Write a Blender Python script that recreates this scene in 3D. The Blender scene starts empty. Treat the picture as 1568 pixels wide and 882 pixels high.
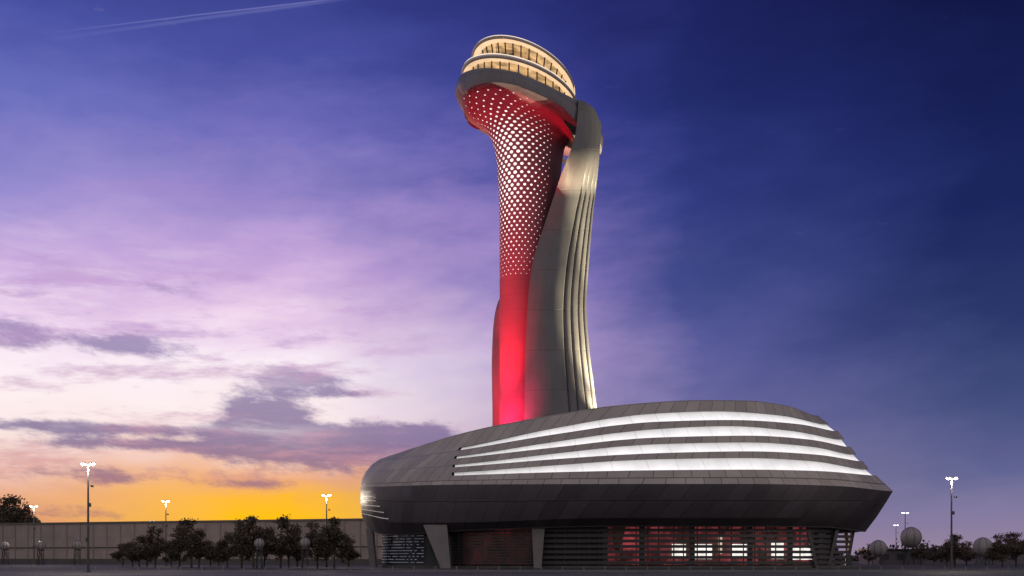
import bpy, bmesh, math, random
import numpy as np
from mathutils import Vector
from mathutils.bvhtree import BVHTree
random.seed(7); rng=np.random.default_rng(7)
F=1700.0; CX=784.0; HY=852.0; CH=1.8; D0=188.0
S=bpy.context.scene
S.view_settings.view_transform='Standard'; S.view_settings.look='None'; S.view_settings.exposure=0
def W(px,py,D): return ((px-CX)*D/F, D, CH+(HY-py)*D/F)
def lin(h,k=1.0):
    h=h.lstrip('#'); c=[int(h[i:i+2],16)/255 for i in (0,2,4)]
    return tuple([(x/12.92 if x<=.04045 else ((x+.055)/1.055)**2.4)*k for x in c])+(1,)
# ---------------------------------------------------------------- node helper
class NB:
    def __init__(s,nt): s.nt=nt; s.N=nt.nodes; s.L=nt.links
    def n(s,t,**k):
        x=s.N.new(t)
        for a,b in k.items(): setattr(x,a,b)
        return x
    def put(s,inp,v):
        if isinstance(v,bpy.types.NodeSocket): s.L.new(v,inp)
        elif v is not None: inp.default_value=v
    def m(s,op,a,b=None,c=None,clamp=False):
        x=s.n('ShaderNodeMath',operation=op,use_clamp=clamp)
        for i,v in enumerate((a,b,c)):
            if v is not None: s.put(x.inputs[i],v)
        return x.outputs[0]
    def mr(s,v,a,b,c=0.,d=1.,smooth=False):
        x=s.n('ShaderNodeMapRange',interpolation_type='SMOOTHSTEP' if smooth else 'LINEAR')
        s.put(x.inputs[0],v)
        for i,k in enumerate((a,b,c,d)): s.put(x.inputs[i+1],k)
        return x.outputs[0]
    def mix(s,f,a,b,blend='MIX'):
        x=s.n('ShaderNodeMix',data_type='RGBA',blend_type=blend)
        s.put(x.inputs[0],f); s.put(x.inputs[6],a); s.put(x.inputs[7],b)
        return x.outputs[2]
    def xyz(s,x,y,z=0.):
        c=s.n('ShaderNodeCombineXYZ')
        for i,v in enumerate((x,y,z)): s.put(c.inputs[i],v)
        return c.outputs[0]
    def sep(s,v):
        c=s.n('ShaderNodeSeparateXYZ'); s.put(c.inputs[0],v); return c.outputs
    def noise(s,vec,scale,detail=4,rough=.5):
        x=s.n('ShaderNodeTexNoise'); s.put(x.inputs['Vector'],vec)
        x.inputs['Scale'].default_value=scale; x.inputs['Detail'].default_value=detail; x.inputs['Roughness'].default_value=rough
        return x.outputs[0]
    def ramp(s,f,stops):
        x=s.n('ShaderNodeValToRGB'); r=x.color_ramp
        while len(r.elements)>1: r.elements.remove(r.elements[-1])
        r.elements[0].position=stops[0][0]; r.elements[0].color=stops[0][1]
        for p,c in stops[1:]:
            e=r.elements.new(p); e.color=c
        s.put(x.inputs[0],f); return x.outputs[0]
# ---------------------------------------------------------------- world
w=bpy.data.worlds.new("World"); S.world=w; w.use_nodes=True
nt=w.node_tree; nt.nodes.clear(); b=NB(nt)
tc=b.n('ShaderNodeTexCoord').outputs['Generated']
X,Y,Z=b.sep(tc)
az=b.m('ARCTAN2',X,Y)
rho=b.m('SQRT',b.m('ADD',b.m('MULTIPLY',X,X),b.m('MULTIPLY',Y,Y)))
tane=b.m('DIVIDE',Z,b.m('MAXIMUM',rho,.02))
v0=b.m('DIVIDE',tane,.5)
wv=b.xyz(b.m('ADD',b.m('MULTIPLY',az,2.2),b.m('MULTIPLY',v0,-.5)),b.m('MULTIPLY',v0,2.6),b.m('MULTIPLY',az,.3))
d1=b.m('SUBTRACT',b.noise(wv,2.2,4,.55),.5)
d2=b.m('SUBTRACT',b.noise(wv,5.0,5,.6),.5)
azd=b.m('ADD',az,b.m('ADD',b.m('MULTIPLY',d1,.16),b.m('MULTIPLY',d2,.05)))
lowk=b.mr(v0,.05,.35,.25,1.)
v=b.m('ADD',v0,b.m('MULTIPLY',lowk,b.m('ADD',b.m('MULTIPLY',d1,.10),b.m('MULTIPLY',d2,.14))))
def col(st): return b.ramp(v,[(p,lin(h)) for p,h in st])
A=col([(0,'b47c74'),(.06,'d29080'),(.10,'e2a68e'),(.155,'efcac0'),(.21,'fae8e6'),(.31,'fdf0f5'),(.38,'f3dcf1'),(.47,'d2b6e3'),(.6,'968cd0'),(.75,'676dbc'),(.9,'4a54a6'),(1,'3d4898')])
Bc=col([(0,'f09a20'),(.07,'fdbe14'),(.11,'fab834'),(.14,'efac74'),(.175,'f0c8ba'),(.22,'faeaea'),(.33,'faeef8'),(.42,'efd2ec'),(.52,'caaadd'),(.62,'9f8dcd'),(.74,'6f6dbb'),(.88,'474e9f'),(1,'373f8b')])
C=col([(0,'d09450'),(.09,'c89a70'),(.14,'9c7f9c'),(.25,'b8a3c8'),(.35,'a592c6'),(.5,'7a70b8'),(.65,'5456a4'),(.8,'393f90'),(1,'272d74')])
D=col([(0,'94809a'),(.12,'807a9c'),(.25,'6d6ba2'),(.35,'595c9c'),(.5,'404a8d'),(.65,'2e3980'),(.8,'222c70'),(1,'191f5c')])
E=col([(0,'9a869c'),(.07,'8079a0'),(.13,'606493'),(.25,'414d7f'),(.4,'27356a'),(.6,'18245e'),(.8,'11194f'),(1,'0c1240')])
G=b.ramp(v0,[(0,lin('beb2aa')),(.5,lin('bcb2b2')),(1,lin('a4a0ac'))])  # unseen sky behind the camera, brightened to light the building fronts
r=math.radians
c=b.mix(b.mr(azd,r(-26),r(-13)),A,Bc)
c=b.mix(b.mr(azd,r(-11),r(2.2)),c,C)
c=b.mix(b.mr(azd,r(1),r(9)),c,D)
c=b.mix(b.mr(azd,r(8),r(23)),c,E)
def blob(px,py,sx,sy,amp):
    a0=math.atan((px-CX)/F); vv=(HY-py)/850
    p=b.m('DIVIDE',b.m('SUBTRACT',az,a0),sx/F); q=b.m('DIVIDE',b.m('SUBTRACT',v0,vv),sy/850)
    e=b.m('EXPONENT',b.m('MULTIPLY',b.m('ADD',b.m('MULTIPLY',p,p),b.m('MULTIPLY',q,q)),-1.))
    return b.m('MULTIPLY',e,amp)
tot=None
for q in [(500,690,170,36,.40),(425,635,70,60,.36),(640,668,100,28,.34),(190,548,75,18,.32),(20,545,60,26,.30),(120,668,220,9,.36),(260,690,180,10,.32),(470,585,90,12,.28),(540,605,70,8,.26),(110,735,220,18,.28),(60,790,140,12,.28),(395,745,70,8,.22),(1530,690,120,22,.2),(1450,640,90,12,.12),(250,460,60,12,.2),(380,655,60,40,.2),(100,620,260,90,.08),(300,500,300,90,.06)]:
    s_=blob(*q); tot=s_ if tot is None else b.m('ADD',tot,s_)
cv=b.xyz(b.m('ADD',b.m('MULTIPLY',az,14.),b.m('MULTIPLY',v0,5.)),b.m('MULTIPLY',v0,17.),0.)
cn=b.noise(cv,1.0,9,.70)
mask=b.mr(b.m('ADD',cn,tot),.63,.88,0,.84,True)
cc=b.ramp(v0,[(0,lin('8a6070')),(.12,lin('946c84')),(.2,lin('6c5c90')),(.3,lin('8070a2')),(.4,lin('9484b4'))])
mask=b.m('MULTIPLY',mask,b.mr(az,r(6),r(3),.3,1.,True))
c=b.mix(mask,c,cc)
sn=b.noise(b.xyz(b.m('ADD',b.m('MULTIPLY',az,3.4),b.m('MULTIPLY',v0,-1.6)),b.m('MULTIPLY',v0,4.4),5.),1.4,6,.62)
sm_=b.m('MULTIPLY',b.mr(sn,.44,.66,0,.5,True),b.m('MULTIPLY',b.mr(az,r(12),r(-8),0,1,True),b.m('MULTIPLY',b.mr(v0,.25,.4,0,1,True),b.mr(v0,.98,.6,0,1,True))))
c=b.mix(sm_,c,b.ramp(v0,[(.3,lin('e4c2e6')),(.55,lin('b896d4')),(.9,lin('6662b4'))]))
wn=b.noise(b.xyz(b.m('ADD',b.m('MULTIPLY',az,6.),b.m('MULTIPLY',v0,3.)),b.m('MULTIPLY',v0,15.),3.),1.3,6,.6)
wm=b.m('MULTIPLY',b.m('MULTIPLY',b.mr(wn,.48,.72,0,.6,True),b.mr(az,r(-6),r(-16),0,1,True)),b.m('MULTIPLY',b.mr(v0,.14,.24,0,1,True),b.mr(v0,.62,.35,0,1,True)))
c=b.mix(wm,c,lin('fff4f6'))
rn=b.noise(b.xyz(b.m('ADD',b.m('MULTIPLY',az,9.),b.m('MULTIPLY',v0,-4.)),b.m('MULTIPLY',v0,20.),9.),1.,8,.66)
rm=b.m('MULTIPLY',b.m('MULTIPLY',b.mr(rn,.48,.68,0,.66,True),b.mr(az,r(-1),r(-10),0,1,True)),b.m('MULTIPLY',b.mr(v0,.09,.16,0,1,True),b.mr(v0,.6,.4,0,1,True)))
c=b.mix(rm,c,b.ramp(v0,[(.1,lin('d48c78')),(.2,lin('c898ac')),(.4,lin('b48cc8'))]))
def cdir(px,py): return Vector(((px-CX)/F,1,(HY-py)/F)).normalized()
for (p1,p2,wd,am) in [((60,52),(510,-2),.0009,.30),((150,50),(500,2),.0020,.16)]:
    nrm=cdir(*p1).cross(cdir(*p2)).normalized()
    dp=b.n('ShaderNodeVectorMath',operation='DOT_PRODUCT'); b.put(dp.inputs[0],tc); dp.inputs[1].default_value=nrm
    dd=b.m('ABSOLUTE',b.m('ADD',dp.outputs['Value'],b.m('MULTIPLY',d2,.002)))
    k=b.m('MULTIPLY',b.mr(dd,0,wd,am,0,True),b.m('MULTIPLY',b.mr(az,r(-24.5),r(-17),0,1,True),b.mr(az,r(-7),r(-11),0,1,True)))
    k=b.m('MULTIPLY',k,b.mr(v0,.8,.95)); c=b.mix(k,c,lin('a4a6de'))
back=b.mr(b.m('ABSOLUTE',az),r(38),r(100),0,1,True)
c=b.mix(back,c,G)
sky=b.n('ShaderNodeTexSky',sky_type='NISHITA'); sky.sun_disc=False
sky.sun_elevation=r(1.5); sky.sun_rotation=r(-12)
bg1=b.n('ShaderNodeBackground'); b.put(bg1.inputs[0],sky.outputs[0]); bg1.inputs[1].default_value=.002
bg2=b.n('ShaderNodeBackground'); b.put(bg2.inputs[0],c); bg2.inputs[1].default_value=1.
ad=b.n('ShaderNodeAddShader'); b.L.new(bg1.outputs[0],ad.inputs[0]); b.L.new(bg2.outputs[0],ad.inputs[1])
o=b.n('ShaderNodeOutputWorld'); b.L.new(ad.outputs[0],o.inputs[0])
try:
    w.cycles.sampling_method='MANUAL'; w.cycles.sample_map_resolution=256
except Exception as ex: print(ex)
# ---------------------------------------------------------------- materials
def mat(name,color,rough=.5,metal=0.,var=.15,vs=.4,bump=0.,bs=8.,emit=None,es=0.,spec=.5):
    m=bpy.data.materials.new(name); m.use_nodes=True; q=NB(m.node_tree); p=q.N['Principled BSDF']
    g=q.n('ShaderNodeNewGeometry').outputs['Position']
    n=q.noise(g,vs,4,.6)
    colr=q.mix(1.,color,q.ramp(n,[(.3,(1-var,)*3+(1,)),(.7,(1+var,)*3+(1,))]),'MULTIPLY')
    q.put(p.inputs['Base Color'],colr); p.inputs['Roughness'].default_value=rough; p.inputs['Metallic'].default_value=metal
    p.inputs['Specular IOR Level'].default_value=spec
    if bump:
        bp=q.n('ShaderNodeBump'); bp.inputs['Strength'].default_value=bump; q.put(bp.inputs['Height'],q.noise(g,bs,3,.6)); q.put(p.inputs['Normal'],bp.outputs[0])
    if emit: p.inputs['Emission Color'].default_value=emit; p.inputs['Emission Strength'].default_value=es
    return m
def panelmat(name,color,nu,nv,rough=.42,metal=.35,seam=.03,var=.10,slant=0.,seamdark=.35):
    """cladding: UV panels with seams + per panel tint"""
    m=bpy.data.materials.new(name); m.use_nodes=True; q=NB(m.node_tree); p=q.N['Principled BSDF']
    uv=q.n('ShaderNodeUVMap').outputs[0]; x,y,_=q.sep(uv)
    yy=q.m('MULTIPLY',y,nv); iv=q.m('FLOOR',yy)
    xx=q.m('ADD',q.m('MULTIPLY',x,nu),q.m('MULTIPLY',y,slant)); xx=q.m('ADD',xx,q.m('MULTIPLY',iv,.37))
    iu=q.m('FLOOR',xx); fx=q.m('FRACT',xx); fy=q.m('FRACT',yy)
    ex=q.m('MINIMUM',fx,q.m('SUBTRACT',1.,fx)); ey=q.m('MINIMUM',fy,q.m('SUBTRACT',1.,fy))
    sx=q.mr(ex,0,seam,1,0,True); sy=q.mr(ey,0,seam*.8,1,0,True); sm=q.m('MAXIMUM',sx,sy)
    wn=q.n('ShaderNodeTexWhiteNoise',noise_dimensions='2D'); q.put(wn.inputs['Vector'],q.xyz(iu,iv))
    t=q.mr(wn.outputs['Value'],0,1,1-var,1+var)
    g=q.n('ShaderNodeNewGeometry').outputs['Position']; n=q.mr(q.noise(g,.25,4,.6),.3,.7,.88,1.12)
    k=q.m('MULTIPLY',q.m('MULTIPLY',t,n),q.mr(sm,0,1,1,seamdark))
    vm=q.n('ShaderNodeVectorMath',operation='SCALE'); vm.inputs[0].default_value=color[:3]; q.put(vm.inputs['Scale'],k)
    q.put(p.inputs['Base Color'],vm.outputs[0]); p.inputs['Metallic'].default_value=metal
    q.put(p.inputs['Roughness'],q.mr(wn.outputs['Value'],0,1,rough-.06,rough+.08))
    bp=q.n('ShaderNodeBump'); bp.inputs['Strength'].default_value=.5; bp.inputs['Distance'].default_value=.06; q.put(bp.inputs['Height'],q.m('SUBTRACT',q.m('MULTIPLY',q.noise(g,.6,1),.3),sm)); q.put(p.inputs['Normal'],bp.outputs[0])
    return m
def emis(name,color,st,var=.15,vs=.5):
    m=bpy.data.materials.new(name); m.use_nodes=True; q=NB(m.node_tree); p=q.N['Principled BSDF']
    p.inputs['Base Color'].default_value=(.3,.3,.3,1); p.inputs['Emission Color'].default_value=color
    g=q.n('ShaderNodeNewGeometry').outputs['Position']
    q.put(p.inputs['Emission Strength'],q.mr(q.noise(g,vs,3),.3,.7,st*(1-var),st*(1+var))); return m
# ---------------------------------------------------------------- mesh helpers
def empty(name,loc=(0,0,0)):
    e=bpy.data.objects.new(name,None); e.location=loc; S.collection.objects.link(e); e.empty_display_size=.5; return e
def mo(name,vs,fs,mats,mi=None,uvs=None,parent=None,smooth=None,link=True):
    me=bpy.data.meshes.new(name); me.from_pydata([tuple(map(float,x)) for x in vs],[],fs)
    for m in mats: me.materials.append(m)
    if mi: me.polygons.foreach_set('material_index',mi)
    if uvs is not None:
        l=me.uv_layers.new(name='UVMap'); flat=[]
        for u in uvs:
            for c_ in u: flat+= [c_[0],c_[1]]
        l.data.foreach_set('uv',flat)
    me.update()
    if smooth is not None:
        me.shade_smooth(); me.set_sharp_from_angle(angle=math.radians(smooth))
    if not link: return me
    ob=bpy.data.objects.new(name,me); S.collection.objects.link(ob)
    if parent: ob.parent=parent
    return ob
def loft(name,rings,mats,parent=None,closed=True,vvals=None,capb=False,capt=False,smooth=35,midx=None,ucoord=None,skip=None):
    n=len(rings[0]); R=len(rings); vs=[p for rg in rings for p in rg]; fs=[];uv=[];mi=[]
    vvals=vvals or [j/(R-1) for j in range(R)]
    for j in range(R-1):
        for i in range(n if closed else n-1):
            if skip and skip(j,i): continue
            k=(i+1)%n; fs.append((j*n+i,j*n+k,(j+1)*n+k,(j+1)*n+i))
            u0=i/n if ucoord is None else ucoord[i]; u1=(i+1)/n if ucoord is None else ucoord[k]
            uv.append(((u0,vvals[j]),(u1,vvals[j]),(u1,vvals[j+1]),(u0,vvals[j+1]))); mi.append(midx(j,i) if midx else 0)
    if capb: fs.append(tuple(range(n-1,-1,-1))); uv.append([(0,0)]*n); mi.append(0)
    if capt: fs.append(tuple((R-1)*n+i for i in range(n))); uv.append([(0,0)]*n); mi.append(0)
    return mo(name,vs,fs,mats,mi,uv,parent,smooth)
def pchip(tab,x):
    xs=np.array([t[0] for t in tab],float); ys=np.array([t[1] for t in tab],float)
    if xs[0]>xs[-1]: xs=xs[::-1]; ys=ys[::-1]
    h=np.diff(xs); d=np.diff(ys)/h; m=np.zeros(len(xs))
    m[0]=d[0]; m[-1]=d[-1]
    for i in range(1,len(xs)-1):
        if d[i-1]*d[i]<=0: m[i]=0
        else:
            w1=2*h[i]+h[i-1]; w2=h[i]+2*h[i-1]; m[i]=(w1+w2)/(w1/d[i-1]+w2/d[i])
    x=np.clip(x,xs[0],xs[-1]); i=np.clip(np.searchsorted(xs,x)-1,0,len(h)-1); t=(x-xs[i])/h[i]
    return ((2*t**3-3*t**2+1)*ys[i]+(t**3-2*t**2+t)*h[i]*m[i]+(-2*t**3+3*t**2)*ys[i+1]+(t**3-t**2)*h[i]*m[i+1])
class Bag:
    def __init__(s): s.v=[];s.f=[];s.m=[]
    def add(s,vs,fs,m=0):
        o=len(s.v); s.v+=list(vs); s.f+=[tuple(i+o for i in f) for f in fs]; s.m+=[m]*len(fs)
    def box(s,c,sz,m=0,rot=0.):
        x,y,z=[a/2 for a in sz]; ca,sa=math.cos(rot),math.sin(rot); P=[]
        for dz in(-z,z):
            for dx,dy in((-x,-y),(x,-y),(x,y),(-x,y)): P.append((c[0]+dx*ca-dy*sa,c[1]+dx*sa+dy*ca,c[2]+dz))
        s.add(P,[(3,2,1,0),(4,5,6,7),(0,1,5,4),(1,2,6,5),(2,3,7,6),(3,0,4,7)],m)
    def tube(s,a,b_,r0,r1,n=8,m=0,cap=True):
        a=Vector(a);b_=Vector(b_);d=(b_-a).normalized(); u=d.orthogonal().normalized(); w_=d.cross(u); P=[]
        for q,rr in((a,r0),(b_,r1)):
            for i in range(n):
                t=2*math.pi*i/n; P.append(tuple(q+u*math.cos(t)*rr+w_*math.sin(t)*rr))
        fs=[(i,(i+1)%n,n+(i+1)%n,n+i) for i in range(n)]
        if cap: fs+=[tuple(range(n-1,-1,-1)),tuple(range(n,2*n))]
        s.add(P,fs,m)
    def beam(s,a,b_,wx,wy,m=0):
        a=Vector(a);b_=Vector(b_);d=(b_-a).normalized(); u=d.cross(Vector((0,1,0)))
        u=u.normalized() if u.length>.1 else Vector((1,0,0)); w_=d.cross(u).normalized(); P=[]
        for q in(a,b_):
            for i,j in((-1,-1),(1,-1),(1,1),(-1,1)): P.append(tuple(q+u*i*wx/2+w_*j*wy/2))
        s.add(P,[(3,2,1,0),(4,5,6,7),(0,1,5,4),(1,2,6,5),(2,3,7,6),(3,0,4,7)],m)
    def sphere(s,c,r_,m=0,n=20,k=12,zmin=-1.):
        P=[];fs=[]
        for j in range(k+1):
            ph=math.asin(zmin)+(math.pi/2-math.asin(zmin))*j/k
            for i in range(n):
                t=2*math.pi*i/n; P.append((c[0]+r_*math.cos(ph)*math.cos(t),c[1]+r_*math.cos(ph)*math.sin(t),c[2]+r_*math.sin(ph)))
        for j in range(k):
            for i in range(n): fs.append((j*n+i,j*n+(i+1)%n,(j+1)*n+(i+1)%n,(j+1)*n+i))
        s.add(P,fs,m)
    def obj(s,name,mats,parent=None,smooth=None,link=True): return mo(name,s.v,s.f,mats,s.m,None,parent,smooth,link)
# ---------------------------------------------------------------- PODIUM
pod=empty('podium_building',(0,0,0))
NT=360
def plan(xl,xr,bd,n_exp=2.25):
    X0=(xl-CX)*D0/F; X1=(xr-CX)*D0/F; cx=(X0+X1)/2; a=(X1-X0)/2; P=[]
    for i in range(NT):
        t=2*math.pi*i/NT; c_,s_=math.cos(t),math.sin(t)
        P.append((cx+a*math.copysign(abs(c_)**(2/n_exp),c_), D0-bd*math.copysign(abs(s_)**(2/n_exp),s_)))
    return P
def zring(pl,tab):
    fx=[];fz=[]
    for i in range(0,NT//2+1):
        x,y=pl[i]; px=CX+F*x/y; py=float(pchip(tab,np.array(px))); fx.append(x); fz.append(CH+(HY-py)*y/F)
    fx=np.array(fx[::-1]);fz=np.array(fz[::-1]); 
    fz=np.convolve(np.pad(fz,3,mode='edge'),np.ones(7)/7,'valid')
    return [(x,y,float(np.interp(x,fx,fz))) for x,y in pl]
RT=[
 (566,1318,21.5,[(560,812),(600,818),(700,812),(800,808),(930,805),(1100,805),(1260,806),(1322,813)]),
 (556,1332,24,[(556,790),(600,800),(700,800),(930,793),(1260,793),(1338,792)]),
 (554,1346,25.6,[(554,768),(700,770),(930,768),(1260,768),(1352,768)]),
 (554.5,1355,26,[(555,746),(700,742),(1000,741),(1150,741),(1280,744),(1360,752)]),
 (556,1331,24.8,[(556,735),(700,728),(850,723),(1000,720),(1150,719),(1250,721),(1336,728)]),
 (558,1321,24.2,[(558,730),(700,723),(850,712),(1000,703),(1150,701),(1250,706),(1324,719)]),
 (561,1312,23.6,[(561,724),(700,715),(850,703),(1000,694),(1150,691),(1250,696),(1314,706)]),
 (563,1303,23,[(563,721),(700,711),(850,694),(1000,680),(1150,677),(1250,684),(1304,696)]),
 (567,1294,22.4,[(567,716),(700,702),(850,685),(1000,670),(1150,667),(1240,673),(1295,684)]),
 (570,1286,21.8,[(570,712),(700,698.5),(850,676),(1000,657),(1120,652),(1220,660),(1286,673)]),
 (577,1276,21.2,[(577,707),(700,690),(850,665),(1000,646),(1120,643),(1220,649),(1276,660)]),
 (583,1264,20.4,[(583,703),(700,686),(850,655),(1000,633),(1100,629.5),(1200,636),(1264,650)]),
 (597,1248,19.0,[(597,698),(650,681),(700,666),(760,652),(850,636),(950,621),(1080,613.5),(1150,614.5),(1210,623),(1248,637)]),
]
rings=[zring(plan(a_,b_,c_),t_) for a_,b_,c_,t_ in RT]
def fpx(i): 
    x,y,z=rings[5][i]; return CX+F*x/y
Mup=panelmat('podium_cladding',(.37,.325,.295),110,5,rough=.55,metal=.05,seam=.035,var=.14,slant=6,seamdark=.25)
Mlow=panelmat('podium_lower_cladding_shaded',(.075,.066,.08),90,4,rough=.5,metal=.1,seam=.03,var=.16,slant=3)  # same cladding in a darker colour, painting in the downward-facing shade
Mdark=mat('dark_reveal',(.03,.03,.035,1),.5)
bandrows={4:1,6:1,8:1,10:1}
iL=[i for i in range(NT//2+1) if fpx(i)>697][-1]+1
def inband(j,i): return j in bandrows and (i<iL or i>NT-25)
vv=[0,.12,.24,.36,.45,.5,.56,.62,.68,.74,.8,.88,1]
loft('cladding_shell',rings,[Mup,Mlow],pod,vvals=vv,midx=lambda j,i:1 if j<3 else 0,skip=inband,smooth=28)
top=rings[-1]; cxr=sum(p[0] for p in top)/NT; 
def shr(rg,k,dz,cx=cxr,cy=D0): return [(cx+(x-cx)*k,cy+(y-cy)*k,z+dz) for x,y,z in rg]
roofR=[top,shr(top,.992,.12),shr(top,.97,-.1),shr(top,.9,-.5),shr(top,.6,-.6),shr(top,.02,-.6)]
roof=loft('roof',roofR,[Mup],pod,capt=True,smooth=30)
bvh=BVHTree.FromPolygons([v_.co for v_ in roof.data.vertices],[tuple(p.vertices) for p in roof.data.polygons])
def roofz(x,y):
    h=bvh.ray_cast(Vector((x,y,80)),Vector((0,0,-1)))[0]; return h.z if h else 18.
def bandmat():
    m=bpy.data.materials.new('light_band'); m.use_nodes=True; q=NB(m.node_tree); p=q.N['Principled BSDF']
    uv=q.n('ShaderNodeUVMap').outputs[0]; x,y,_=q.sep(uv)
    fx=q.m('FRACT',q.m('MULTIPLY',x,70.)); ex=q.m('MINIMUM',fx,q.m('SUBTRACT',1.,fx)); seam=q.mr(ex,.0,.03,.72,1.)
    fade=q.mr(x,.40,.26,.42,1.,True)
    g=q.n('ShaderNodeNewGeometry').outputs['Position']
    n=q.mr(q.noise(g,.35,5,.6),.3,.7,.80,1.04)
    prof=q.mr(y,0,1,1.0,.55)
    q.put(p.inputs['Emission Strength'],q.m('MULTIPLY',q.m('MULTIPLY',seam,fade),q.m('MULTIPLY',n,prof)))
    p.inputs['Emission Color'].default_value=(1,.965,.97,1); p.inputs['Base Color'].default_value=(.5,.5,.5,1); return m
Mband=bandmat()
idx=list(range(NT-25,NT))+list(range(0,iL+1))
for j in bandrows:
    lo=[rings[j][i] for i in idx]; hi=[rings[j+1][i] for i in idx]
    def ins(rg,k,dz): return [(cxr+(x-cxr)*k,D0+(y-D0)*k,z+dz) for x,y,z in rg]
    R4=[lo,ins(lo,.985,.02),ins(hi,.985,-.02),hi]
    us=[(i if i<NT//2+60 else i-NT)/NT for i in idx]
    loft('light_band',[R4[1],R4[2]],[Mband],pod,closed=False,ucoord=us,smooth=40)
    loft('band_sill',[R4[0],R4[1]],[Mup],pod,closed=False,smooth=40); loft('band_head',[R4[2],R4[3]],[Mdark],pod,closed=False,smooth=40)
Mslit=emis('slit_light',(1,.93,.88,1),.30,.5,1.2)
def shellpt(i,t):
    j=int(min(t,2.999)); f=t-j; a_=rings[j][i%NT]; c_=rings[j+1][i%NT]
    return [a_[k]*(1-f)+c_[k]*f for k in range(3)]
bg=Bag()
for q in range(6):
    t=1.15+q*.30
    for i in range(148+q*2,170-q):
        P=[]
        for ii,tt in((i,t),(i+1,t),(i+1,t+.03),(i,t+.03)):
            p=shellpt(ii,tt); cxm=-1.5; P.append((cxm+(p[0]-cxm)*1.0015,D0+(p[1]-D0)*1.0015,p[2]))
        bg.add(P,[(0,1,2,3)])
bg.obj('slit_lights',[Mslit],pod)
# ground floor
gpl=plan(586,1306,18.5)
bot=rings[0]
soff=[bot,[(bot[i][0]*.985+gpl[i][0]*.015,bot[i][1]*.985+gpl[i][1]*.015,bot[i][2]-.15) for i in range(NT)],[(x,y,bot[i][2]-.1) for i,(x,y) in enumerate(gpl)]]
loft('soffit',soff,[Mlow],pod,smooth=30)
zt=6.9
def gi(px):
    return min(range(NT//2+1),key=lambda i:abs(CX+F*gpl[i][0]/gpl[i][1]-px))
gcx=(gpl[0][0]+gpl[NT//2][0])/2
def gp(i,off=0.): 
    x,y=gpl[i%NT]; dx,dy=x-gcx,(y-D0)*2.2; l=math.hypot(dx,dy); return x+dx/l*off, y+dy/l*off
Mint=mat('interior_dark',(.035,.03,.035,1),.7)
loft('core_wall',[[(*gp(i,-4.),0.) for i in range(NT)],[(*gp(i,-4.),zt+.3) for i in range(NT)]],[Mint],pod)
loft('plinth',[[(*gp(i,.25),0.) for i in range(NT)],[(*gp(i,.25),.35) for i in range(NT)],[(*gp(i,-4.),.36) for i in range(NT)]],[mat('plinth_concrete',(.10,.095,.095,1),.8)],pod,smooth=30)
def redmat(name,k):
    m=bpy.data.materials.new(name); m.use_nodes=True; q=NB(m.node_tree); p=q.N['Principled BSDF']
    g=q.n('ShaderNodeNewGeometry').outputs['Position']; gx,gy,gz=q.sep(g)
    vo=q.n('ShaderNodeTexVoronoi'); q.put(vo.inputs['Vector'],q.xyz(gx,q.m('MULTIPLY',gz,.6),0.)); vo.inputs['Scale'].default_value=.5
    vs_,_,_=q.sep(vo.outputs['Color']); q.put(p.inputs['Emission Strength'],q.m('MULTIPLY',q.mr(vs_,.15,.95,.02,.42*k),q.mr(q.noise(g,.45,4),.38,.62,.12,1.1)))
    p.inputs['Emission Color'].default_value=(.72,.10,.12,1); p.inputs['Base Color'].default_value=(.08,.03,.03,1); return m
Mred=redmat('red_lit_interior',1.); Mred2=redmat('red_lit_interior_dim',.2)
def strip(name,i0,i1,off,z0,z1,m,par=pod):
    i0,i1=sorted((i0,i1)); ix=range(i0,i1+1)
    return loft(name,[[(*gp(i,off),z0) for i in ix],[(*gp(i,off),z1) for i in ix]],[m],par,closed=False,smooth=40)
strip('lobby_back_wall',gi(1262),gi(925),-2.6,.5,zt,Mred)
strip('lobby_back_wall_left',gi(800),gi(690),-2.6,.5,zt,Mred2)
Mwin=emis('lit_window',(1,.95,.88,1),1.1,.4,.9); Mwarm=emis('warm_window',(1,.8,.62,1),.6,.4,1.)
for a_,c_,z0,z1 in [(1036,1058,1.5,3.7),(1070,1094,1.4,3.7),(1127,1149,1.5,3.7),(1190,1210,1.4,3.9),(1222,1254,1.3,3.5)]:
    strip('lit_window',gi(a_),gi(c_),-1.2,z0,z1,Mwin)
strip('lit_window',gi(1112),gi(1118),-1.8,2.2,5.,Mwarm)
Mslat=mat('slat_metal',(.055,.052,.06,1),.45,.3)
bg=Bag()
def slat(px0,px1,z,h,off0,off1):
    a_,c_=sorted((gi(px0),gi(px1)))
    for i in range(a_,c_):
        P=[]
        for ii in(i,i+1):
            for o_,zz in((off0,z),(off1,z),(off1,z+h),(off0,z+h)): P.append((*gp(ii,o_),zz))
        bg.add(P,[(0,1,5,4),(1,2,6,5),(2,3,7,6),(3,0,4,7)])
for k in range(8): slat(830,1300,.6+k*.83,.46,-.05,.35)
for k in range(14): slat(690,826,.6+k*.45,.27,-.05,.2)
bg.obj('facade_slats',[Mslat],pod)
bg=Bag()
for px in list(range(832,1310,18))+list(range(700,826,18)):
    i=gi(px); x,y=gp(i,-.3); bg.box((x,y,zt/2),(.16,.3,zt))
for px in (930,985,1060,1150,1215,1262):
    i=gi(px); x,y=gp(i,-.6); bg.box((x,y,zt/2),(.8,.6,zt))
bg.obj('mullions',[Mslat],pod)
strip('solid_bay',gi(925),gi(832),-.5,.3,zt,Mint)
bg=Bag()
for k in range(12):
    a_,c_=sorted((gi(592),gi(648)))
    for i in range(a_,c_+8):
        if rng.random()<.25: continue
        P=[]
        for ii in(i,i+1):
            for zz in(.8+k*.47,.8+k*.47+.09): P.append((*gp(ii,.1),zz))
        bg.add(P,[(0,2,3,1)])
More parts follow.
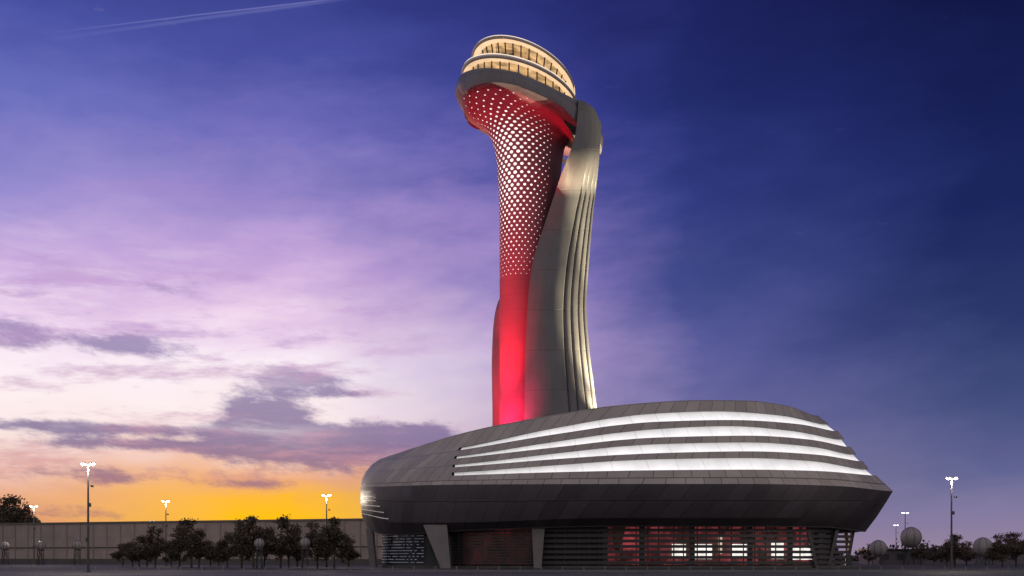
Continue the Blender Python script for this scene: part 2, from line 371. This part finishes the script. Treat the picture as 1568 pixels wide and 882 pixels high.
bg.obj('louvre_lights',[emis('louvre_cool',(.62,.68,.9,1),.11,.7,.5)],pod)
strip('left_bay_wall',gi(592)+14,gi(690),-.05,.3,zt,mat('smoked_glass',(.03,.035,.05,1),.2))
Mpier=mat('pier_concrete',(.20,.18,.18,1),.6)
bg=Bag()
def pier(px,D,wt,wb,lean,ztop=7.,dep=1.2):
    x=(px-CX)*D/F
    P=[(x-wb/2,D-dep,0),(x+wb/2,D-dep,0),(x+wb/2,D+dep,0),(x-wb/2,D+dep,0),(x-wt/2+lean,D-dep,ztop),(x+wt/2+lean,D-dep,ztop),(x+wt/2+lean,D+dep,ztop),(x-wt/2+lean,D+dep,ztop)]
    bg.add(P,[(3,2,1,0),(4,5,6,7),(0,1,5,4),(1,2,6,5),(2,3,7,6),(3,0,4,7)])
pier(683,170,3.6,1.5,-1.6,6.6); pier(823,169,2.0,1.1,.1,6.4); pier(572,183,1.,1.0,-.6,6.4)
bg.obj('piers',[Mpier],pod)
bg=Bag()
for px,lean,D in[(1250,-1.5,174),(1268,1.6,176),(1284,-1.3,179),(1296,1.2,184),(1302,-1,187)]:
    x=(px-CX)*D/F; bg.beam((x,D,0),(x+lean,D,7.),.55,.8)
bg.obj('raking_columns',[Mslat],pod)
# ---------------------------------------------------------------- TOWER
tow=empty('control_tower',(0,0,0))
ang=math.atan2(-.89,-.45); NE=144
def ell(cx,cy,A_,B_,n=NE):
    ca,sa=math.cos(ang),math.sin(ang); P=[]
    for i in range(n):
        t=2*math.pi*i/n; p_,q_=A_*math.cos(t),B_*math.sin(t); P.append((cx+p_*ca-q_*sa,cy+p_*sa+q_*ca))
    return P
def ellfit(L,R,cy,ratio,n=NE):
    cx=((L+R)/2-CX)*cy/F; B_=(R-L)/2*cy/F/1.1
    for _ in range(12):
        P=ell(cx,cy,B_*ratio,B_,360); pp=[CX+F*x/y for x,y in P]; l,r_=min(pp),max(pp)
        B_*=(R-L)/(r_-l); cx+=((L+R)/2-(l+r_)/2)*cy/F
    return cx,cy,B_*ratio,B_
def frontpt(P,px):
    xs=sorted([(abs(CX+F*x/y-px)) for x,y in P])[0]
    c_=[(y,x) for x,y in P if abs(CX+F*x/y-px)<max(xs*1.5,3.5)]
    y,x=min(c_); return x,y
def fitplane(e,tab):
    P=ell(*e,1440); Am=[];z=[]
    for px,py in tab:
        x,y=frontpt(P,px); Am.append([1,x-e[0],y-e[1]]); z.append(CH+(HY-py)*y/F)
    return np.linalg.lstsq(np.array(Am),np.array(z),rcond=None)[0]
def ring(e,pl,k=1.,dz=0.,dr=0.):
    A_,B_=e[2]*k+dr,e[3]*k+dr
    return [(x,y,float(pl[0]+pl[1]*(x-e[0])+pl[2]*(y-e[1])+dz)) for x,y in ell(e[0],e[1],A_,B_)]
eU=ellfit(722,881,187,1.3); pU=fitplane(eU,[(735,58),(757,52),(790,55),(830,69),(860,90),(876,112)])
eL=ellfit(706.5,884,187,1.2); pL=fitplane(eL,[(720,85),(757,80),(800,86),(840,103),(870,125)])
Mwhite=mat('rim_metal',(.62,.54,.50,1),.35,.2)
Mcove=emis('cove_light',(1,.66,.38,1),.95,.15,.4)
Mcove2=emis('rim_glow',(1,.80,.62,1),1.0,.2,.3)
Mroof=mat('cab_roof',(.12,.12,.14,1),.5)
def tor(e,p_,h,wi,par,name):
    rr=[ring(e,p_,1,.1,-1.6),ring(e,p_,1,0,-.5),ring(e,p_,1,-.12*h,-.12),ring(e,p_,1,-.4*h,0),ring(e,p_,1,-.72*h,-.05),ring(e,p_,1,-.95*h,-.25),ring(e,p_,1,-h,-wi*.6),ring(e,p_,1,-h+.02,-wi)]
    loft(name,rr,[Mwhite,Mcove2,Mcove,Mroof],par,midx=lambda j,i:[0,0,1,0,0,2,2][j],smooth=50)
tor(eU,pU,.65,1.2,tow,'upper_rim'); tor(eL,pL,.9,1.3,tow,'lower_rim')
loft('cab_roof',[ring(eU,pU,1,.08,-1.5),ring(eU,pU,.6,.5),ring(eU,pU,.05,.6)],[Mroof],tow,capt=True)
Mgl=bpy.data.materials.new('cab_glass'); Mgl.use_nodes=True; q=NB(Mgl.node_tree); q.N.clear()
t_=q.n('ShaderNodeBsdfTransparent'); t_.inputs[0].default_value=(.95,.88,.8,1); g_=q.n('ShaderNodeBsdfGlossy'); g_.inputs['Roughness'].default_value=.03; g_.inputs[0].default_value=(.8,.8,.85,1)
fr=q.n('ShaderNodeFresnel'); mx=q.n('ShaderNodeMixShader'); q.put(mx.inputs[0],fr.outputs[0]); q.L.new(t_.outputs[0],mx.inputs[1]); q.L.new(g_.outputs[0],mx.inputs[2]); oo=q.n('ShaderNodeOutputMaterial'); q.L.new(mx.outputs[0],oo.inputs[0])
Mcore=emis('cab_interior',(1,.56,.22,1),.34,.8,.7); Mceil=emis('cab_ceiling',(1,.64,.30,1),.58,.7,.6)
Mmul=mat('cab_mullion',(.05,.045,.045,1),.4,.3)
def tier(name,c_,a_,e):
    loft(name+'_glass',[c_,a_],[Mgl],tow,smooth=40)
    loft(name+'_ceiling',[[(x,y,z-.05) for x,y,z in a_],[(e[0]+(x-e[0])*.05,e[1]+(y-e[1])*.05,z-.05) for x,y,z in a_]],[Mceil],tow)
    loft(name+'_core',[[(e[0]+(x-e[0])*.74,e[1]+(y-e[1])*.74,z) for x,y,z in c_],[(e[0]+(x-e[0])*.74,e[1]+(y-e[1])*.74,z) for x,y,z in a_]],[Mcore],tow)
    bg=Bag()
    for i in range(0,NE,4): bg.beam(c_[i],a_[i],.22,.22)
    for i in range(NE):
        k=(i+1)%NE; p1=Vector(c_[i]);p2=Vector(c_[k]); bg.beam(p1+Vector((0,0,.2)),p2+Vector((0,0,.2)),.3,.25)
    for i in range(1,NE,5):
        x,y,z=c_[i]; xx,yy=e[0]+(x-e[0])*.88,e[1]+(y-e[1])*.88
        bg.box((xx,yy,z+.6),(.9,.6,1.2+rng.random()*.7))
    bg.obj(name+'_frame',[Mmul],tow)
cU=ring(eU,pL,1,.0,-1.7); cU=[(x,y,float(pL[0]+pL[1]*(x-eL[0])+pL[2]*(y-eL[1])+.05)) for x,y,_ in cU]
tier('upper_cab',cU,ring(eU,pU,1,-.62,-1.15),eU)
Mrib=panelmat('ribbon_cladding',(.16,.15,.165),40,2,rough=.45,metal=.15,seam=.012,var=.04)
eR=ellfit(699,921.5,187.3,1.2)
def ztab(P,tab):
    f=[];
    for px in np.linspace(tab[0][0],tab[-1][0],120):
        x,y=frontpt(P,px); py=float(pchip(tab,np.array(px))); f.append((x,CH+(HY-py)*y/F))
    f.sort(); xs=np.array([a for a,_ in f]); zs=np.array([a for _,a in f]); zs=np.convolve(np.pad(zs,2,mode='edge'),np.ones(5)/5,'valid'); return xs,zs
PR=ell(*eR,1440)
tu=ztab(PR,[(699,120),(703,114),(712,109),(740,104),(790,111),(830,125),(860,140),(880,150),(900,160),(913,170),(919,182),(921,194)])
tl=ztab(PR,[(699,131),(704,139),(712,138),(722,131),(755,126),(800,134),(835,148),(865,164),(880,180),(900,200),(921,216)])
def zz_(t_,x): return float(np.interp(x,t_[0],t_[1]))
def rr(t_,dr,dz=0.): return [(x,y,zz_(t_,x)+dz) for x,y in ell(eR[0],eR[1],eR[2]+dr,eR[3]+dr)]
rt,rb=rr(tu,0),rr(tl,0)
mid=[((a[0]+c_[0])/2,(a[1]+c_[1])/2,(a[2]+c_[2])/2) for a,c_ in zip(rr(tu,.25),rr(tl,.25))]
def skback(j,i):
    x,y,z=rt[i]; px=CX+F*x/y
    return y>eR[1]+2.5 and px>790
loft('ribbon',[rr(tl,-1.3,.4),rr(tl,-1.2,0),rb,mid,rt,rr(tu,-.5,.12),rr(tu,-1.2,-.2),rr(tl,-1.3,.4)],[Mrib],tow,smooth=55,skip=skback)
dk=[(x,y,zz_(tu,x)-.45) for x,y,_ in ring(eL,pL,1,0,.1)]; dk2=[(x,y,z-.5) for x,y,z in dk]
loft('deck',[[(eL[0],eL[1],zz_(tu,eL[0])-.95)]*NE,dk2,dk,[(eL[0],eL[1],zz_(tu,eL[0])-.45)]*NE],[Mroof],tow)
tier('lower_cab',[(x,y,zz_(tu,x)-.4) for x,y,_ in ring(eL,pL,1,0,-1.1)],ring(eL,pL,1,-.88,-1.1),eL)
bg=Bag()
x,y=frontpt(ell(*eU,720),757); bg.tube((x,y+1.5,pU[0]+0),(x,y+1.5,pU[0]+2.2),.05,.03,6)
for dx in(2,5,7): bg.tube((eU[0]+dx-3,eU[1],pU[0]),(eU[0]+dx-3,eU[1],pU[0]+2.),.06,.03,6)
bg.obj('antennas',[Mmul],tow)
# shaft
SH=[(720,765,838,1.3),(560,765,836,1.3),(450,765,838,1.3),(350,765,846,1.3),(300,764,852,1.3),(270,762.5,857,1.3),(245,760.5,860,1.3),(225,757.5,862,1.3),(208,753,864,1.28),(195,748,866,1.26),(184,742,867,1.24),(174,733,868,1.22),(164,722,871,1.2),(154,711,877,1.2),(146,704,884,1.2)]
ys=np.concatenate([np.linspace(720,260,60),np.linspace(255,146,50)])
def cut(k): return [(s_[0],s_[k]) for s_ in SH][::-1]
srings=[];sv=[]
ztop_nom=CH+(HY-146)*.1088
for yv in ys:
    L=float(pchip(cut(1),np.array(yv)));R=float(pchip(cut(2),np.array(yv)));rt_=float(pchip(cut(3),np.array(yv)))
    e=ellfit(L,R,187.3,rt_); z=CH+(HY-yv)*.1088
    k=min(1,max(0,(250-yv)/104))**2.0
    srings.append([(x,y_,z+k*(zz_(tl,x)+.1-ztop_nom)) for x,y_ in ell(*e)]); sv.append((720-yv)/574)
Msof=mat('head_soffit',(.12,.09,.10,1),.8)
inn=rr(tl,-1.2,0.03); stp=srings[-1]
loft('head_soffit',[inn,stp],[Msof],tow,smooth=40,skip=lambda j,i:CX+F*stp[i][0]/stp[i][1]>868 or CX+F*inn[i][0]/inn[i][1]>882)
def shaftmat():
    m=bpy.data.materials.new('perforated_shaft'); m.use_nodes=True; q=NB(m.node_tree); p=q.N['Principled BSDF']
    x,y,_=q.sep(q.n('ShaderNodeUVMap').outputs[0])
    yy=q.m('MULTIPLY',y,96.); iv=q.m('FLOOR',yy); par=q.m('MULTIPLY',q.m('MODULO',iv,2.),.5)
    xx=q.m('ADD',q.m('MULTIPLY',x,28.),par); fx=q.m('SUBTRACT',q.m('FRACT',xx),.5); fy=q.m('SUBTRACT',q.m('FRACT',yy),.5)
    dist=q.m('SQRT',q.m('ADD',q.m('MULTIPLY',q.m('MULTIPLY',fx,fx),74.),q.m('MULTIPLY',q.m('MULTIPLY',fy,fy),35.)))
    ux=q.m('DIVIDE',q.m('ADD',q.m('FLOOR',xx),q.m('SUBTRACT',.5,par)),28.)
    uc=q.mr(q.m('ABSOLUTE',q.m('SUBTRACT',ux,SUC-.01)),.03,.25,1,0)
    yc=q.m('DIVIDE',q.m('ADD',iv,.5),96.)
    vc=q.m('MINIMUM',q.mr(yc,.50,.74,.25,1),q.mr(yc,1.0,.86,.25,1,True)); vc=q.m('MULTIPLY',vc,q.m('GREATER_THAN',yc,.51))
    rad=q.m('MULTIPLY',q.m('MULTIPLY',uc,vc),2.3)
    wn=q.n('ShaderNodeTexWhiteNoise',noise_dimensions='2D'); q.put(wn.inputs['Vector'],q.xyz(q.m('FLOOR',xx),iv))
    on=q.m('MULTIPLY',q.mr(q.m('SUBTRACT',rad,dist),-.3,.3,0,1),q.m('GREATER_THAN',rad,.35))
    p.inputs['Emission Color'].default_value=(1,.92,.90,1)
    q.put(p.inputs['Emission Strength'],q.m('MULTIPLY',on,q.mr(wn.outputs['Value'],0,1,1.0,1.6)))
    g=q.n('ShaderNodeNewGeometry').outputs['Position']; n=q.mr(q.noise(g,.3,5),.3,.7,.9,1.1)
    sy=q.m('FRACT',q.m('MULTIPLY',y,26.)); s1=q.mr(q.m('MINIMUM',sy,q.m('SUBTRACT',1.,sy)),0,.03,.8,1.)
    vm=q.n('ShaderNodeVectorMath',operation='SCALE'); vm.inputs[0].default_value=(.25,.11,.14); q.put(vm.inputs['Scale'],q.m('MULTIPLY',n,s1)); q.put(p.inputs['Base Color'],vm.outputs[0])
    p.inputs['Roughness'].default_value=.7; p.inputs['Specular IOR Level'].default_value=.25; return m
i0=min(range(NE),key=lambda i:srings[80][i][1]+srings[80][i][0]*.5); SUC=i0/NE
if SUC<.3 or SUC>.7:
    sh=NE//2; srings=[rg[sh:]+rg[:sh] for rg in srings]; SUC=((i0-sh)%NE)/NE
Msh=shaftmat()
loft('shaft',srings,[Msh],tow,vvals=sv,smooth=60)
fr_=[(720,754,800),(640,754,800),(560,753,800),(510,754.5,800),(480,757.5,800),(465,761,800),(455,765,800),(448,772,798)]
rg=[];
for yv in np.linspace(720,448,50):
    L=float(pchip([(a,b_) for a,b_,_ in fr_][::-1],np.array(yv))); e=ellfit(L,800,194,.7); rg.append([(x,y_,CH+(HY-yv)*.1138) for x,y_ in ell(*e)])
loft('rear_fin',rg,[mat('fin_cladding',(.24,.11,.13,1),.6)],tow,capt=True,smooth=60)
# wing
XL=[(150,886),(180,884),(200,882),(215,879),(235,872),(250,866),(280,855),(310,845),(340,835),(370,825),(400,816),(440,810),(500,806),(560,804),(640,803),(720,802)]
XR=[(150,908),(168,915),(178,919),(190,921),(215,919.5),(260,916),(330,908),(400,902),(470,898),(530,902),(580,908),(625,914),(720,926)]
DLt=[(150,179.6),(215,180.3),(260,181.2),(340,181.4),(440,180.6),(720,180)]
DRt=[(150,187.5),(215,188),(260,188.5),(340,188.5),(720,189)]
Ript=[(px,frontpt(PR,px)[1]) for px in np.linspace(870,921,40)]
def dribbon(px): return float(np.interp(px,[a for a,_ in Ript],[a for _,a in Ript]))
def ribdepth(u,k):
    d=0
    for u_ in(.60,.72,.84,.93):
        uu=u_+(1-k)*.06
        if u>uu: d+=1.0*min(1,(u-uu)/.01)*math.exp(-max(0,(u-uu-.010))/.034)
    return d*k
wr=[];wvv=[]
uf=list(np.unique(np.round(np.concatenate([np.linspace(0,.57,26),np.linspace(.57,1,110)]),4)))
for yv in np.concatenate([np.linspace(720,240,100),np.linspace(236,150,44)]):
    L=float(pchip(XL,np.array(yv)));R=float(pchip(XR,np.array(yv)));a_=float(pchip(DLt,np.array(yv)));c_=float(pchip(DRt,np.array(yv)))
    k=max(.0,min(1,(yv-200)/120)); wpx=(R-L)
    kb=max(0,min(1,(300-yv)/75)); kb=kb*kb*(3-2*kb)
    P=[]
    def put(px,D_,off=0.):
        D_=D_*(1-kb)+(dribbon(px)-.38+off)*kb
        x_=(px-CX)*D_/F; z_=CH+(HY-yv)*D_/F
        if yv<260: z_=min(z_,zz_(tu,x_)-.04)
        P.append((x_,D_,z_))
    for u in uf:
        D_=a_+(c_-a_)*u**2.3-wpx*.006*math.sin(math.pi*min(1,u*1.05))
        put(L+wpx*u,D_+ribdepth(u,k))
    bd=wpx*.055+.6
    for u in np.linspace(1,0,16)[1:-1]:
        bk=bd*math.sin(math.pi*u)**.6+.3
        put(L+wpx*u,a_+(c_-a_)*u+bk,bk)
    wr.append(P); wvv.append((720-yv)/552)
n=len(wr[0]); uc_=[ (uf[i] if i<len(uf) else 1.0) for i in range(n)]
Mwing=panelmat('wing_cladding',(.15,.148,.155),4.001,9,rough=.55,metal=.05,seam=.012,var=.02,seamdark=.55)
loft('wing',wr,[Mwing],tow,vvals=wvv,ucoord=uc_,capt=False,smooth=30)
# ---------------------------------------------------------------- uplights
bgF=Bag()
def spot(name,x,y,aim,energy,color,size,blend=.5,rad=.25,par=tow):
    z=roofz(x,y); bgF.box((x,y+.35,z+.15),(.5,.2,.3)); loc=(x,y,z+.55)
    l=bpy.data.lights.new(name,'SPOT'); l.energy=energy; l.color=color; l.spot_size=math.radians(size); l.spot_blend=blend; l.shadow_soft_size=rad
    ob=bpy.data.objects.new(name,l); S.collection.objects.link(ob); ob.location=loc
    ob.rotation_euler=(Vector(aim)-Vector(loc)).to_track_quat('-Z','Y').to_euler(); ob.parent=par; return ob
RED=(1,.015,.04); PNK=(1,.02,.11)
spot('red_uplight',-5.5,177,(-.5,185,44),110000,RED,46,.9)
spot('red_uplight_high',-4.5,176,(-2,184,70),50000,RED,24,.9)
spot('red_uplight_fin',-7,186,(-3,192,40),11000,RED,100,.9)
spot('red_uplight_base',-2.5,176,(0,185,29),15000,PNK,95,.7)
spot('red_uplight_base',-5,178.5,(-1,185,34),14000,PNK,95,.7)
WM=(1,.83,.52)
spot('warm_uplight',20,189.5,(12,187.5,42),140000,WM,60,.9)
spot('warm_uplight_high',24,190,(14,187,58),290000,WM,24,.9)
spot('warm_uplight_base',17,187.5,(12.5,187,34),22000,WM,90,.8)
bgF.obj('uplight_fixtures',[Mmul],tow)
# ---------------------------------------------------------------- GROUND
Mas=mat('asphalt',(.045,.045,.047,1),.75,0,.25,.3,.4,6.)
def sheet(name,x0,x1,y0,y1,z,m): return mo(name,[(x0,y0,z),(x1,y0,z),(x1,y1,z),(x0,y1,z)],[(0,1,2,3)],[m])
sheet('ground',-3000,3000,-200,6000,0,mat('dry_ground',(.05,.045,.038,1),.95,0,.3,.1,.3,3.))
sheet('road',-400,400,95,133,.008,Mas)
sheet('apron_pavement',-400,400,133.6,320,.006,mat('apron_concrete',(.04,.038,.04,1),.8,0,.2,.2,.2,4.))
Mk=mat('kerb_concrete',(.18,.17,.16,1),.8)
bg=Bag(); bg.box((0,133.3,.07),(800,.5,.16)); bg.box((0,94.7,.07),(800,.4,.16)); bg.obj('kerb',[Mk])
Mpaint=mat('road_paint',(.6,.57,.5,1),.6)
bg=Bag()
for x in range(-200,200,9): bg.box((x,114,.014),(4,.18,.004))
bg.box((0,96.5,.014),(800,.2,.004)); bg.box((0,131.5,.014),(800,.2,.004)); bg.obj('road_markings',[Mpaint])
bg=Bag()
for x in np.arange(-90,90,2.6): bg.box((x,136,.3),(.14,.14,.6)); 
bg.obj('bollards',[Mk])
# ---------------------------------------------------------------- TERMINAL (left long building)
ter=empty('terminal_building')
Mter=panelmat('terminal_cladding',(.32,.26,.24),60,3,rough=.7,metal=0,seam=.01,var=.07)
pA=W(-120,0,300);pB=W(620,0,250)
def twall(z0,z1,m,name,off=0.):
    vs=[(pA[0],pA[1]-off,z0),(pB[0],pB[1]-off,z0),(pB[0],pB[1]-off,z1),(pA[0],pA[1]-off,z1),(pA[0],pA[1]+40,z0),(pB[0],pB[1]+40,z0),(pB[0],pB[1]+40,z1),(pA[0],pA[1]+40,z1)]
    fs=[(0,1,2,3),(1,5,6,2),(5,4,7,6),(4,0,3,7),(3,2,6,7)]
    mo(name,vs,fs,[m],None,[[(0,0),(1,0),(1,1),(0,1)]]*5,ter)
twall(0,10.05,Mter,'walls'); twall(10.05,10.5,mat('coping',(.12,.11,.11,1),.6),'coping',.3); twall(3.9,4.15,Mdark,'string_course',.15)
twall(0.,1.2,mat('base_course',(.08,.075,.075,1),.8),'base_course',.25)
bg=Bag()
for t in np.linspace(.02,.98,34):
    x=pA[0]*(1-t)+pB[0]*t; y=pA[1]*(1-t)+pB[1]*t; bg.box((x,y-.1,5),(.2,.14,10))
bg.obj('pilasters',[mat('joint_cover',(.27,.22,.205,1),.7)],ter)
rb_=empty('service_building'); bg=Bag()
Ms=mat('service_wall',(.12,.11,.13,1),.8)
for px0,px1,h,D_ in[(1330,1445,3.2,250),(1480,1600,3.6,260)]:
    x0=(px0-CX)*D_/F;x1=(px1-CX)*D_/F; bg.box(((x0+x1)/2,D_,h/2),(x1-x0,14,h)); bg.box(((x0+x1)/2,D_,h+.12),(x1-x0+.8,14.8,.24),1)
    for x in np.arange(x0+1.5,x1-1,3.2): bg.box((x,D_-7.02,1.7),(1.4,.1,1.2),1)
bg.obj('walls',[Ms,Mdark],rb_)
# ---------------------------------------------------------------- radar domes
Mdome=mat('dome_shell',(.28,.25,.245,1),.55,0,.15,.8)
def dome(px,py,rpx,D_):
    x=(px-CX)*D_/F; z=CH+(HY-py)*D_/F; R=rpx*D_/F
    bg=Bag(); bg.sphere((0,0,z),R,0,24,14,-.85)
    for k in range(8):
        t=2*math.pi*k/8; pr=None
        for a in np.linspace(-.9,1.5,10):
            q_=(math.cos(t)*math.cos(a)*R*1.005,math.sin(t)*math.cos(a)*R*1.005,z+math.sin(a)*R*1.005)
            if pr: bg.tube(pr,q_,.045,.045,4,1,False)
            pr=q_
    zb=z-R*.85
    bg.tube((0,0,zb-.25),(0,0,zb+.05),R*.75,R*.6,16,1)
    for k in range(4):
        t=math.pi/4+k*math.pi/2; t2=t+math.pi/2; p1=(math.cos(t)*R*.6,math.sin(t)*R*.6,zb-.2); p0=(math.cos(t)*R*.75,math.sin(t)*R*.75,0)
        p2=(math.cos(t2)*R*.6,math.sin(t2)*R*.6,zb-.2); bg.tube(p0,p1,.08,.06,6,1); bg.tube(p0,p2,.05,.05,5,1)
    ob=bg.obj('radar_dome',[Mdome,Mdark],smooth=40); ob.location=(x,D_,0)
for a in[(8,836,7,230),(62,836,7.5,225),(118,835,7.5,220),(397,832,8,160),(467,831,8,160),(1395,823,16,240),(1345,840,13,230),(1505,838,15,235)]: dome(*a)
# ---------------------------------------------------------------- street lamps
Mpole=mat('galvanised_pole',(.09,.09,.095,1),.45,.6)
Mlens=emis('lamp_lens',(1,.92,.82,1),9,.05)
def lampmesh():
    bg=Bag(); H=12.3
    bg.tube((0,0,0),(0,0,.25),.28,.26,12); bg.tube((0,0,.25),(0,0,H),.15,.085,10)
    bg.beam((-.6,0,H-.15),(.6,0,H-.15),.09,.09); bg.beam((0,-.4,H-.15),(0,.4,H-.15),.09,.09)
    for x,y,s_ in[(-.55,0,-1),(-.2,-.25,-1),(.2,-.25,1),(.55,0,1)]:
        a=Vector((x-.08*s_,y,H-.08)); e=Vector((x+.26*s_,y-.08,H+.10)); bg.beam(a,e,.22,.12)
        bg.beam(a+Vector((.05*s_,-.05,-.10)),e+Vector((-.04*s_,-.05,-.10)),.14,.05,1)
    bg.box((.18,-.1,H*.62),(.3,.3,.45)); bg.box((-.14,-.12,H*.3),(.2,.25,.5)); bg.beam((0,0,H*.8),(.5,-.2,H*.8),.06,.06); bg.box((.5,-.2,H*.8-.1),(.25,.4,.2))
    return bg.obj('street_lamp',[Mpole,Mlens],link=False)
LM=lampmesh()
for i_,(px,py) in enumerate([(135,710),(254,767),(500,758),(1457,732),(52,775),(1386,785),(1372,804),(233,798),(387,796)]):
    D_=F*(12.3-CH)/(HY-py); ob=bpy.data.objects.new('street_lamp',LM); S.collection.objects.link(ob); ob.location=((px-CX)*D_/F,D_,0); ob.rotation_euler[2]=rng.uniform(-.2,.2)
    if i_<5:
        l=bpy.data.lights.new('lamp_glow','POINT'); l.energy=3200; l.color=(1,.84,.66); l.shadow_soft_size=.3
        lo=bpy.data.objects.new('lamp_glow',l); S.collection.objects.link(lo); lo.parent=ob; lo.location=(0,-.2,11.7)
# ---------------------------------------------------------------- trees
Mbark=mat('bark',(.06,.045,.035,1),.9)
def leafmat(name,c_): return mat(name,c_,.7,0,.45,1.5)
Ml1=leafmat('foliage_dark',(.055,.042,.03,1)); Ml2=leafmat('foliage_light',(.12,.085,.055,1)); 
def treemesh(seed,h,wd,nl):
    R=random.Random(seed); bg=Bag(); tips=[]
    bg.tube((0,0,0),(0,0,h*.4),.14,.10,7); 
    def br(p,d,l,r_,lv):
        e=p+d*l; bg.tube(p,e,r_,r_*.6,5,0,False)
        if lv==0: tips.append(e); return
        for _ in range(3):
            nd=(d+Vector((R.uniform(-1,1),R.uniform(-1,1),R.uniform(-.35,.8)))*.75).normalized(); br(e,nd,l*R.uniform(.6,.85),r_*.6,lv-1)
        tips.append(e)
    for k in range(9):
        t=k*.8+R.uniform(-.4,.4); z=h*R.uniform(.08,.5)
        br(Vector((0,0,z)),Vector((math.cos(t)*wd,math.sin(t)*wd,R.uniform(.4,1.4))).normalized(),h*R.uniform(.13,.23),.07,2)
    br(Vector((0,0,h*.4)),Vector((0,0,1)),h*.27,.08,2)
    for _ in range(nl):
        c0=R.choice(tips); s_=h*.045; c_=c0+Vector((R.gauss(0,s_),R.gauss(0,s_),R.gauss(0,s_*.8)))
        if c_.z<.25: continue
        a=Vector((R.uniform(-1,1),R.uniform(-1,1),R.uniform(-1,1))).normalized(); u=a.orthogonal().normalized(); v_=a.cross(u); q_=R.uniform(.06,.16)
        bg.add([tuple(c_+u*q_),tuple(c_+v_*q_*.7),tuple(c_-u*q_),tuple(c_-v_*q_*.7)],[(0,1,2,3)],1 if R.random()<.6 else 2)
    return bg.obj('tree',[Mbark,Ml1,Ml2],link=False)
TM=[treemesh(3,5.6,.9,6400),treemesh(8,5.6,1.,5800),treemesh(21,5.6,.8,5200),treemesh(33,5.6,1.1,4600)]
def tree(px,D_,hpx,k,sx=1.):
    ob=bpy.data.objects.new('tree',TM[k%4]); S.collection.objects.link(ob); s_=(hpx*D_/F+CH)/5.6
    ob.scale=(s_*sx,s_*sx,s_*1.08); ob.location=((px-CX)*D_/F,D_,0); ob.rotation_euler[2]=rng.uniform(0,6.28)
for i,(px,D_,h) in enumerate([(188,205,15),(213,190,26),(238,180,38),(262,200,18),(293,175,48),(322,195,20),(348,178,30),(370,170,44),(388,165,52),(430,168,52),(455,190,24),(486,170,42),(512,165,50),(534,185,22),(203,200,18),(275,190,28),(405,180,34),(500,185,34),(305,185,32),(335,200,16),(442,180,34),(225,195,22)]): tree(px,D_,h,i,1.3 if h<30 else 1.05)
for i,(px,D_,h) in enumerate([(1462,190,28),(1480,195,18),(1535,185,26),(1556,190,30),(1430,230,12),(1520,240,14),(1330,240,14),(1410,235,14),(1450,210,18)]): tree(px,D_,h,i+1,1.3)
tree(22,330,80,0,.9); tree(4,335,70,1,.9); tree(40,345,68,2,.8)
bg=Bag(); R=random.Random(4)
for _ in range(9000):
    x=R.uniform(40,420); y=430+R.uniform(-8,8); hh=3.+2.2*math.sin(x*.13)+1.4*math.sin(x*.37+1)+1.2; z=R.uniform(0,1)**.7*hh*1.35; q_=R.uniform(.3,.8)
    a=Vector((R.uniform(-1,1),R.uniform(-1,1),R.uniform(-1,1))).normalized(); u=a.orthogonal().normalized(); v_=a.cross(u); c_=Vector((x,y,z))
    bg.add([tuple(c_+u*q_),tuple(c_+v_*q_),tuple(c_-u*q_),tuple(c_-v_*q_)],[(0,1,2,3)],0)
bg.obj('distant_tree_line',[Ml1])
# ---------------------------------------------------------------- sun + camera
sl=bpy.data.lights.new('sun','SUN'); sl.energy=.35; sl.angle=r(3); sl.color=(1,.6,.42)
so=bpy.data.objects.new('sun',sl); S.collection.objects.link(so)
sd=Vector((math.sin(r(-12))*math.cos(r(1.5)),math.cos(r(-12))*math.cos(r(1.5)),math.sin(r(1.5))))
so.rotation_euler=(-sd).to_track_quat('-Z','Y').to_euler()
cam=bpy.data.cameras.new('camera'); co=bpy.data.objects.new('camera',cam); S.collection.objects.link(co)
co.location=(0,0,CH); co.rotation_euler=(r(90),0,0); cam.sensor_width=36; cam.lens=36*F/1568; cam.shift_y=(HY-441)/1568; cam.clip_end=12000; cam.clip_start=.5
S.camera=co
